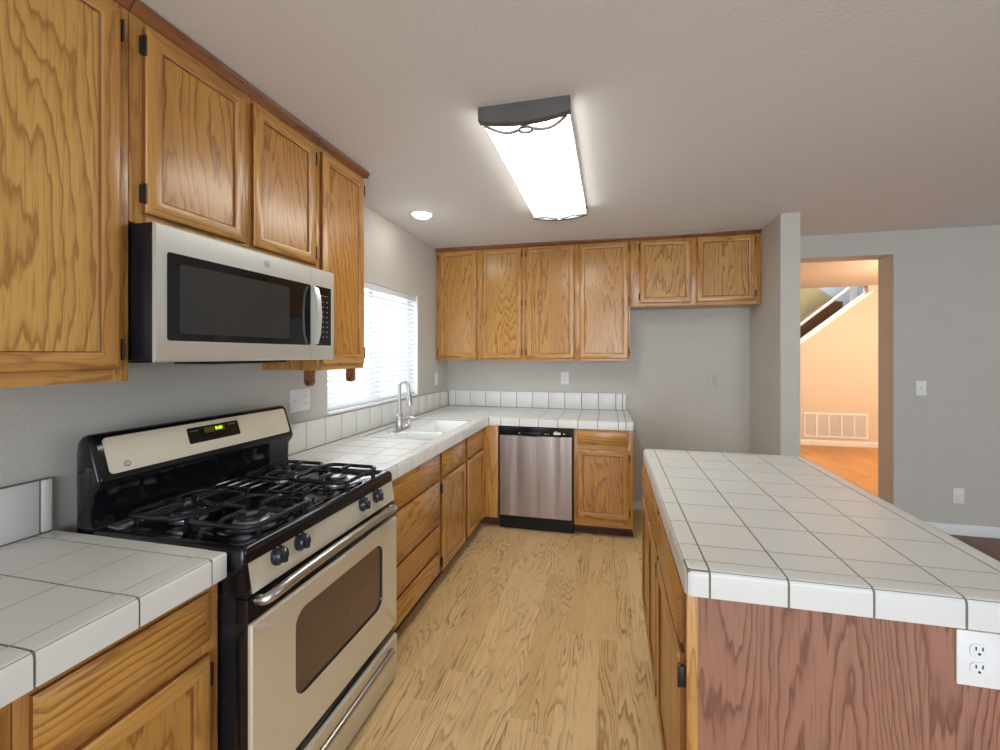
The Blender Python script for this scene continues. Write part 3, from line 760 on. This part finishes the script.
top_tiles(mb, RX + [.752-.102+.0, .752], ymid, CT-.010, CT) if False else None
top_tiles(mb, [.022, .125, .279, .433, .592, .752] + BX[1:] + [XE-.052], ymid, CT-.010, CT, skip=lambda a, b, c, d: False)
# rounded tiles that frame the sink
for a, b in cells([sx0-.022 + (sx1+.022-sx0+.0)*i/4 for i in range(5)]):
    mb.tile(a+G, b-G, sy1, sy1+.022-G, CT-.02, CT+.002, 'S', r=.006)
for a, b in cells([sy0-.022+(sy1-sy0+.022)*i/5 for i in range(6)]): mb.tile(sx0-.022+G, sx0, a+G, b-G, CT-.02, CT+.002, 'E', r=.006)
for a, b in cells([sx0-.0 + (sx1-sx0)*i/4 for i in range(5)]): mb.tile(a+G, b-G, sy0-.022+G, sy0, CT-.02, CT+.002, 'N', r=.006)
th.part('field_tiles', mb, M['tile'])
mb = MB()
for a, b in cells([y for y in RYL if y < 3.2] + [YC+.004]): mb.tile(CG+G if b < sy0 or a > sy1 else sx1+.002, CXF, a+G, b-G, zc0, CT+.001, 'E')
for a, b in cells([CXF+.002] + BX): mb.tile(a+G, b-G, YC, 3.35-G, zc0, CT+.001, 'S')
mb.tile(CG+G, CXF+.002, YC+.004+G, 3.35-G, zc0, CT+.0008, '')
mb.tile(BX[-1]+G, XE, YC, 3.35-G, zc0, CT+.001, 'SE', r=.010)
for a, b in cells(ymid): mb.tile(BX[-1]+G, XE, a+G, b-G, zc0, CT+.001, 'E')
th.part('edge_tiles', mb, M['tile'])
mb = MB(); mb.box(.002, .014, 1.69, YB-.002, CT-.002, 1.066); mb.box(.014, XE-.03, YB-.014, YB-.002, CT-.002, 1.066); th.part('backsplash_bed', mb, M['grout_light'])
mb = MB(TS)
for a, b in cells([1.686, 1.79] + [1.79+.1525*i for i in range(1, 14)] + [YB-.020]):
    mb.box(a+G, b-G, CT+.002, 1.069, .010, .019, .0015)
mb.T = TB
for a, b in cells([.020] + [.095+.1585*i for i in range(0, 11)] + [1.742]): mb.box(a+G, b-G, CT+.002, 1.069, .010, .019, .0015)
mb.box(1.744, 1.776, CT+.002, 1.069, .002, .0195, .004)
th.part('backsplash_tiles', mb, M['tile'])

# sink
th = Thing('kitchen_sink', 'white double-bowl sink set in the tiled counter under the window', 'sink', (.33, 2.7, .72))
mb = MB(); zr = CT-.005; g = .001
X0, X1, Y0, Y1 = sx0+g, sx1-g, sy0+g, sy1-g; ym = 2.60
def bowl(mb, a0, a1, b0, b1, i0, i1, j0, j1, dep):
    n = 5
    r0 = rrect(a0, a1, b0, b1, .001, n)
    L = [[(x, y, zr) for x, y in r0], [(x, y, zr) for x, y in rrect(i0, i1, j0, j1, .045, n)], [(x, y, zr-.008) for x, y in rrect(i0+.006, i1-.006, j0+.006, j1-.006, .042, n)],
         [(x, y, zr-dep+.02) for x, y in rrect(i0+.012, i1-.012, j0+.012, j1-.012, .045, n)], [(x, y, zr-dep) for x, y in rrect(i0+.035, i1-.035, j0+.035, j1-.035, .03, n)]]
    mb.rings(L, 0, True, False, False)
bowl(mb, X0, X1, Y0, ym, X0+.165, X1-.012, Y0+.016, ym-.012, .13)
bowl(mb, X0, X1, ym, Y1, X0+.165, X1-.012, ym+.012, Y1-.016, .17)
mb.rings([[(X0, Y0, zr), (X1, Y0, zr), (X1, Y1, zr), (X0, Y1, zr)], [(X0, Y0, zr-.185), (X1, Y0, zr-.185), (X1, Y1, zr-.185), (X0, Y1, zr-.185)]], 0, True)
for f in mb.bm.faces: f.smooth = False
th.part('basin', mb, M['porcelain'])
for y in ((Y0+ym)/2, (ym+Y1)/2):
    mb = MB(); dep = .13 if y < ym else .17
    mb.lathe(((X0+X1)/2, y, zr-dep+.0005), (0,0,1), [(.04, 0), (.04, .002), (.030, .003), (.012, .001)], 20); th.part('drain', mb, M['chrome'])


# faucet: gooseneck on the sink deck
th = Thing('faucet', 'brushed steel gooseneck pull-down faucet with side lever behind the sink', 'faucet', (.20, 2.625, zr))
fx, fy, fz = .20, 2.625, zr
mb = MB(); p = rrect(fx-.030, fx+.030, fy-.125, fy+.125, .028, 6); q = rrect(fx-.026, fx+.026, fy-.121, fy+.121, .025, 6)
mb.rings([[(x, y, fz) for x, y in p], [(x, y, fz+.005) for x, y in p], [(x, y, fz+.009) for x, y in q]], 0, True, True); th.part('base_plate', mb, M['nickel'])
mb = MB(); mb.lathe((fx, fy, fz+.008), (0,0,1), [(.026,0),(.026,.004),(.0235,.008),(.0225,.075),(.0235,.085),(.021,.095),(.015,.10)], 24); th.part('body', mb, M['nickel'])
dx_, dy_ = .72, -.10; L_ = math.hypot(dx_, dy_); dx_, dy_ = dx_/L_, dy_/L_
R = .036; zt_ = fz + .300
pts = [(fx, fy, fz+.09), (fx, fy, fz+.16), (fx, fy, zt_)]
for a in range(15, 181, 15):
    t = math.radians(a); h_ = R*(1-math.cos(t)); pts.append((fx+dx_*h_, fy+dy_*h_, zt_ + R*math.sin(t)))
e = pts[-1]; pts.append((e[0]+dx_*.004, e[1]+dy_*.004, e[2]-.03))
mb = MB(); mb.tube(pts, .0115, 14); th.part('spout', mb, M['nickel'])
e = pts[-1]
mb = MB(); mb.lathe(e, (dx_*.10, dy_*.10, -1), [(.0135,-.004),(.0155,.01),(.0175,.04),(.0245,.078),(.025,.092),(.020,.097)], 20); hd = th.part('spray_head', mb, M['nickel'])
mb = MB(); mb.box(e[0]+.014, e[0]+.020, e[1]-.006, e[1]+.006, e[2]-.055, e[2]-.025, .002); th.part('button', mb, M['slot'], hd)
mb = MB(); mb.tube([(fx, fy+.018, fz+.055), (fx, fy+.05, fz+.055), (fx+.004, fy+.105, fz+.058), (fx+.006, fy+.13, fz+.06)], [.013, .012, .008, .006], 12); th.part('lever', mb, M['nickel'])
th = Thing('soap_dispenser', 'small chrome soap dispenser beside the faucet on the sink deck', 'soap dispenser', (.175, 2.80, zr))
mb = MB(); mb.lathe((.175, 2.80, zr), (0,0,1), [(.020,0),(.020,.006),(.012,.012),(.0115,.05),(.014,.052),(.014,.062),(.008,.068)], 16); th.part('body', mb, M['chrome'])
mb = MB(); mb.tube([(.175, 2.80, zr+.06), (.20, 2.80, zr+.066), (.235, 2.80, zr+.058)], .005, 8); th.part('spout', mb, M['chrome'])

# ------------------------------------------------------------------ gas range
RY0, RY1 = .904, 1.666
th = Thing('gas_range', 'black and stainless gas range with four burners between tiled counters', 'range', (.35, 1.285, 0))
mb = MB(TL)
mb.box(RY0+.003, RY1-.003, .07, .880, .09, .655, .002); mb.box(RY0+.03, RY1-.03, 0, .07, .12, .62)
th.part('body', mb, M['black_matt'])
# cooktop: rolled rim around a sunken well
mb = MB(); n = 5
def rl(i, z, r): return [(x, y, z) for x, y in rrect(.150+i, .690-i, RY0-.002+i, RY1+.002-i, r, n)]
mb.rings([rl(0, .878, .012), rl(0, .905, .012), rl(.004, .917, .012), rl(.012, .922, .014), rl(.022, .921, .02), rl(.034, .909, .03), rl(.10, .905, .03)], 0, True, True, True)
th.part('cooktop', mb, M['black'])
# burners and their reflector pans
BUR = [(.285, 1.085), (.530, 1.085), (.285, 1.495), (.530, 1.495)]
for bx, by in BUR:
    mb = MB(); mb.lathe((bx, by, .905), (0,0,1), [(.098,0),(.098,.0035),(.085,.004),(.055,.001),(.05,.001)], 32); pan = th.part('burner_pan', mb, M['black'])
    mb = MB(); mb.lathe((bx, by, .906), (0,0,1), [(.052,0),(.050,.012),(.042,.018),(.028,.019)], 28); bb = th.part('burner', mb, M['alu'])
    mb = MB(); mb.lathe((bx, by, .925), (0,0,1), [(.040,0),(.043,.004),(.041,.009),(.030,.012),(.004,.012)], 28); th.part('burner_cap', mb, M['iron'], bb)
# cast iron grates
def grate(y0, y1):
    z = .947; r = .0078
    mb = MB()
    for (x0, x1) in ((.190, .396), (.414, .652)):
        cx_, cy_ = (x0+x1)/2, (y0+y1)/2
        P_ = [(x, y, z) for x, y in rrect(x0, x1, y0, y1, .04, 5)]
        mb.tube(P_, r, 8, closed=True)
        for (ex, ey, sx_, sy_) in ((x0, cy_, 1, 0), (x1, cy_, -1, 0), (cx_, y0, 0, 1), (cx_, y1, 0, -1)):
            L2 = ((x1-x0)/2 if sx_ else (y1-y0)/2) - .028
            mb.tube([(ex, ey, z), (ex+sx_*L2*.25, ey+sy_*L2*.25, z+.008), (ex+sx_*L2*.8, ey+sy_*L2*.8, z+.008), (ex+sx_*L2, ey+sy_*L2, z+.002)], [r, r, r, r*.75], 8)
        for (ex, ey) in ((x0+.006, y0+.03), (x0+.006, y1-.03), (x1-.006, y0+.03), (x1-.006, y1-.03)):
            mb.tube([(ex, ey, z), (ex, ey, .907)], [r, r*1.15], 8)
    mb.tube([(.396, (y0+y1)/2, z), (.414, (y0+y1)/2, z)], r, 8)
    return mb
for y0, y1 in ((.965, 1.205), (1.375, 1.612)): th.part('grate', grate(y0, y1), M['iron'])
for xs_ in ((.21, .26, .31, .36), (.44, .49, .54, .59)):
  mb = MB()
  for x in xs_:
    mb.tube([(x, 1.232, .915), (x, 1.236, .943), (x, 1.246, .950), (x, 1.334, .950), (x, 1.344, .943), (x, 1.348, .915)], .0048, 7)
  for y in (1.246, 1.334): mb.tube([(xs_[0], y, .948), (xs_[-1], y, .948)], .005, 7)
  th.part('center_grate', mb, M['iron'])
# backguard
bgp = [(.885, .090), (1.155, .090), (1.180, .094), (1.192, .104), (1.196, .118), (1.192, .132), (1.184, .140), (1.072, .177), (1.058, .180), (1.044, .176), (1.020, .155), (.930, .150), (.915, .156), (.885, .156)]
bc = (1.06, .130)
def bgl(y, k): return [(y, bc[0]+(p[0]-bc[0])*k, bc[1]+(p[1]-bc[1])*k) for p in bgp]
mb = MB(TL); mb.rings([bgl(RY0+.001, .86), bgl(RY0+.004, .94), bgl(RY0+.010, .985), bgl(RY0+.018, 1), bgl(RY1-.018, 1), bgl(RY1-.010, .985), bgl(RY1-.004, .94), bgl(RY1-.001, .86)], 0, True, True)
for f in mb.bm.faces: f.smooth = True
bgd = th.part('backguard', mb, M['black'])
# sloped face between (z 1.184,x .098) and (1.075,.152)
A_ = Vector((.140, 0, 1.184)); B_ = Vector((.177, 0, 1.072)); dn = (A_-B_).normalized(); nn = Vector((-dn.z, 0, dn.x)); nn = Vector((dn.z, 0, -dn.x))
def TF(a, b, c):        # a = y, b = up the slope from its foot, c = out of the slope
    q = B_ + dn*b + nn*c; return (q.x, a, q.z)
mb = MB(TF); rr_plate(mb, RY0+.032, RY1-.022, .004, .116, .012, 0, .002); pn = th.part('control_fascia', mb, M['steel'], bgd)
mb = MB(TF); rr_plate(mb, 1.185, 1.392, .042, .100, .006, .002, .0032); dp = th.part('display', mb, M['mw_glass'], bgd)
mb = MB(TF); rr_plate(mb, 1.247, 1.332, .073, .093, .002, .0032, .0036); th.part('screen', mb, M['lcd'], bgd)
mb = MB(TF); text_into(mb, '8:00', .017, lambda x, y, z: TF(1.306+x, .083+y, .0042+z)); th.part('digits', mb, M['digit'], bgd)
mb = MB(TF)
for a in (1.197, 1.214): 
    for b in (.055, .070): mb.lathe(TF(a, b, .0030), tuple(nn), [(.0050,0),(.0050,.0006)], 10)
for a in (1.352, 1.366, 1.380):
    for b in (.055, .075): mb.lathe(TF(a, b, .0030), tuple(nn), [(.0045,0),(.0045,.0006)], 10)
for a in (1.262, 1.315): mb.lathe(TF(a, .056, .0030), tuple(nn), [(.0095,0),(.0095,.0006)], 14)
mb.box(1.195, 1.225, .086, .0875, .003, .0037); mb.box(1.345, 1.380, .089, .0905, .003, .0037)
th.part('buttons', mb, M['mark'], bgd)
mb = MB(); c_ = Vector(TF(.985, .026, .002)); mb.lathe(c_, tuple(nn), [(.010,0),(.010,.001),(.007,.0018)], 20); th.part('badge', mb, M['mark'], bgd)
mb = MB(); text_into(mb, 'GE', .009, lambda x, y, z: TF(.985+x, .026+y, .0042+z)); th.part('logo', mb, M['mark_white'], bgd)
# control panel with knobs
c0, c1 = Vector((.700, 0, .798)), Vector((.684, 0, .882)); du = (c1-c0).normalized(); no = Vector((du.z, 0, -du.x))
mb = MB(TL); mb.prism([(.795, .60), (.795, .700), (.882, .684), (.882, .60)], RY0+.018, RY1-.002, 'a'); cpn = th.part('control_panel', mb, M['steel'])
mb = MB(TL); mb.prism([(.79, .60), (.79, .699), (.882, .683), (.882, .60)], RY0+.001, RY0+.017, 'a'); th.part('side_trim', mb, M['black'])
for ky in (1.018, 1.108, 1.440, 1.535):
    kc = c0 + du*.055; kc = Vector((kc.x, ky, kc.z))
    mb = MB(); mb.lathe(kc, tuple(no), [(.0275,0),(.0275,.003),(.0235,.006),(.021,.020),(.017,.024),(.004,.025)], 24)
    def TK(a, b, c, kc=kc): q = kc + Vector((0,1,0))*a + du*b + no*c; return tuple(q)
    mb.T = TK; mb.box(-.0065, .0065, -.022, .022, .014, .029, .004)
    k = th.part('knob', mb, M['iron'])
    mb = MB(TK); mb.box(-.0012, .0012, .010, .019, .0285, .0297); th.part('pointer', mb, M['mark_white'], k)
# oven door
DXF = .712
mb = MB(TL); mb.box(RY0+.001, RY1-.001, .248, .785, .656, .700, .004); od = th.part('oven_door', mb, M['black'])
mb = MB(TL); n = 6
def ol(i, c): return [(a, b, c) for a, b in rrect(RY0+.002+i, RY1-.002-i, .250+i, .722-i, .006, n)]
hole = rrect(1.062, 1.545, .395, .660, .045, n)
mb.rings([ol(0, .7001), ol(0, .7075), ol(.004, DXF), [(a, b, DXF) for a, b in hole], [(a, b, DXF-.007) for a, b in rrect(1.066, 1.541, .399, .656, .042, n)]], 0, False, False)
for f in mb.bm.faces:
    if min(v.co.x for v in f.verts) < DXF-.006 and min(v.co.y for v in f.verts) > 1.0: f.material_index = 1
th.part('door_skin', mb, [M['steel'], M['black']], od)
mb = MB(TL); mb.rings([[(a, b, DXF-.008) for a, b in rrect(1.05, 1.555, .385, .67, .04, n)]], 0, True); 
mb = MB(TL); rr_plate(mb, 1.055, 1.552, .388, .667, .04, .7002, DXF-.007); ow = th.part('window', mb, M['oven_glass'], od)
mb = MB(TL); pts = smooth_path([(.935, .772, .700), (.938, .776, .726), (.965, .786, .742), (1.05, .795, .749), (1.285, .799, .752), (1.50, .795, .749), (1.585, .786, .742), (1.612, .776, .726), (1.615, .772, .700)], 5)
mb.tube(pts, .0145, 12, flat=.8); th.part('handle', mb, M['nickel'], od)
# storage drawer
mb = MB(TL); mb.box(RY0+.001, RY1-.001, .018, .244, .60, .700, .003); dw_ = th.part('drawer', mb, M['black'])
mb = MB(TL); mb.prism([(.022, .7001), (.022, .706), (.030, DXF), (.200, DXF), (.206, .706), (.206, .7001)], RY0+.002, RY1-.002, 'a'); th.part('drawer_skin', mb, M['steel'], dw_)
mb = MB(TL); pts = smooth_path([(.955, .155, .706), (.958, .165, .728), (.985, .176, .741), (1.285, .186, .744), (1.545, .190, .741), (1.585, .180, .728), (1.592, .150, .706)], 5)
mb.tube(pts, .0115, 12); th.part('handle', mb, M['nickel'], dw_)

# ------------------------------------------------------------------ lights on the ceiling
LX0, LX1, LY0, LY1 = 1.102, 1.478, 1.615, 2.875
lcx = (LX0+LX1)/2
th = Thing('ceiling_light', 'long fluorescent ceiling light with white curved lens and grey metal end caps', 'ceiling light', (lcx, (LY0+LY1)/2, CZ))
def arc(zc, sag, x0, x1, n=12): return [(x0 + (x1-x0)*i/n, zc - sag*(1-(2*i/n-1)**2)) for i in range(n+1)]
mb = MB(); mb.box(LX0+.03, LX1-.03, LY0+.02, LY1-.02, CZ-.03, CZ-.0005); th.part('tray', mb, M['white'])
mb = MB(); a = arc(CZ-.050, .024, LX0+.012, LX1-.012); mb.prism([(LX0+.012, CZ-.004)] + a + [(LX1-.012, CZ-.004)], LY0+.032, LY1-.026, 'b', smooth=False); lens = th.part('diffuser', mb, M['diffuser'])
for x in (LX0+.0085, LX1-.0115):
    mb = MB(); mb.box(x, x+.003, LY0+.032, LY1-.026, CZ-.034, CZ-.0005); th.part('added_shield_rail', mb, M['white'])  # strips added to keep lens light off the ceiling alongside
for y0, y1 in ((LY0, LY0+.032), (LY1-.026, LY1)):
    mb = MB(); a = arc(CZ-.056, .024, LX0, LX1); mb.prism([(LX0, CZ-.0005)] + a + [(LX1, CZ-.0005)], y0, y1, 'b'); th.part('end_cap', mb, M['fix_metal'])
def lens_z(x): t = (x-LX0-.012)/(LX1-LX0-.024); return CZ-.050-.024*(1-(2*t-1)**2)
for y0, s_ in ((LY0+.034, 1), (LY1-.028, -1)):
    mb = MB()
    for side in (-1, 1):
        pts = []
        for i in range(13):
            t = i/12; x = lcx + side*(.026 + t*((LX1-LX0)/2-.045)); y = y0 + s_*(.022*(1-t) + .034*math.sin(PI*t))
            pts.append((x, y, lens_z(x)-.006))
        mb.tube(pts, .0075, 6)
    ring = [(lcx+.028*math.cos(2*PI*i/20), y0+s_*(.024+.022*math.sin(2*PI*i/20)), lens_z(lcx)-.008) for i in range(20)]
    mb.tube(ring, .0065, 6, closed=True)
    th.part('scroll_ornament', mb, M['fix_metal'])
th = Thing('recessed_light', 'small round recessed ceiling light near the window wall', 'ceiling light', (.315, 2.74, CZ))
mb = MB(); mb.lathe((.315, 2.74, CZ-.0005), (0,0,-1), [(.096,0),(.094,.006),(.080,.012),(.068,.012),(.062,.006)], 32); th.part('trim_ring', mb, M['white'])
mb = MB(); mb.lathe((.315, 2.74, CZ-.006), (0,0,-1), [(.06,0),(.058,.010),(.045,.022),(.02,.028)], 28); th.part('lamp', mb, M['bulb'])

# ------------------------------------------------------------------ outlets and switches
def plate(th, T, a0, a1, b0, b1, mat='plastic'):
    mb = MB(T); mb.box(a0, a1, b0, b1, .0002, .006, .0025, seg=2); th.part('cover_plate', mb, M[mat])
def duplex(th, T, a, b, mat='plastic'):
    for s in (-1, 1):
        mb = MB(T); p = rrect(a-.0165, a+.0165, b+s*.0195-.0145, b+s*.0195+.0145, .011, 5); mb.rings([[(x, y, .006) for x, y in p], [(x, y, .0082) for x, y in p]], 0)
        r = th.part('receptacle', mb, M[mat])
        mb = MB(T)
        for dx2 in (-.006, .006): mb.box(a+dx2-.0014, a+dx2+.0014, b+s*.0195+.001, b+s*.0195+.009, .0080, .0086)
        pp = [(a+.0028*math.cos(2*PI*i/10), b+s*.0195-.0065+.0028*math.sin(2*PI*i/10)) for i in range(10)]; mb.rings([[(x, y, .0080) for x, y in pp], [(x, y, .0086) for x, y in pp]], 0)
        th.part('slots', mb, M['slot'], r)
def toggle(th, T, a, b, mat='plastic'):
    mb = MB(T); mb.box(a-.005, a+.005, b-.012, b+.012, .006, .0075); mb.box(a-.004, a+.004, b-.002, b+.010, .0075, .017, .0015); th.part('toggle', mb, M[mat])
def rocker(th, T, a, b, mat='plastic'):
    mb = MB(T); mb.box(a-.0165, a+.0165, b-.033, b+.033, .006, .0078, .0008); th.part('rocker', mb, M[mat])
TI2 = lambda a, b, c: (a, 1.0985 - c, b)
th = Thing('electrical_outlet', 'white duplex outlet on the pinkish end panel of the island', 'outlet', (2.395, 1.0985, .784), 'wall outlets')
plate(th, TI2, 2.369, 2.447, .714, .834); duplex(th, TI2, 2.408, .774)
th = Thing('electrical_outlet', 'wide white switch and outlet plate behind the range under the wall cabinet', 'outlet', (0, 1.91, 1.19), 'wall outlets')
plate(th, TL, 1.838, 1.985, 1.128, 1.248); duplex(th, TL, 1.948, 1.188); toggle(th, TL, 1.912, 1.188); toggle(th, TL, 1.872, 1.188)
th = Thing('light_switch', 'white switch plate on the window wall beside the corner', 'switch', (0, 3.71, 1.2), 'light switches')
plate(th, TL, 3.672, 3.748, 1.140, 1.262); rocker(th, TL, 3.71, 1.201)
th = Thing('electrical_outlet', 'white outlet on the back wall above the dishwasher counter', 'outlet', (1.2, YB, 1.205), 'wall outlets')
plate(th, TB, 1.166, 1.242, 1.146, 1.266); duplex(th, TB, 1.204, 1.206)
th = Thing('electrical_outlet', 'beige outlet on the wall of the empty refrigerator space', 'outlet', (2.52, YB, 1.2), 'wall outlets')
plate(th, TB, 2.482, 2.560, 1.146, 1.266, 'beige_plastic'); duplex(th, TB, 2.525, 1.206, 'beige_plastic')
th = Thing('light_switch', 'white toggle switch on the grey wall right of the hall opening', 'switch', (4.08, YB, 1.16), 'light switches')
plate(th, TB, 4.045, 4.115, 1.102, 1.220); toggle(th, TB, 4.08, 1.161)
th = Thing('electrical_outlet', 'blank white plate low on the grey wall right of the hall opening', 'outlet', (4.33, YB, .31), 'wall outlets')
plate(th, TB, 4.292, 4.366, .250, .370); rocker(th, TB, 4.329, .31)
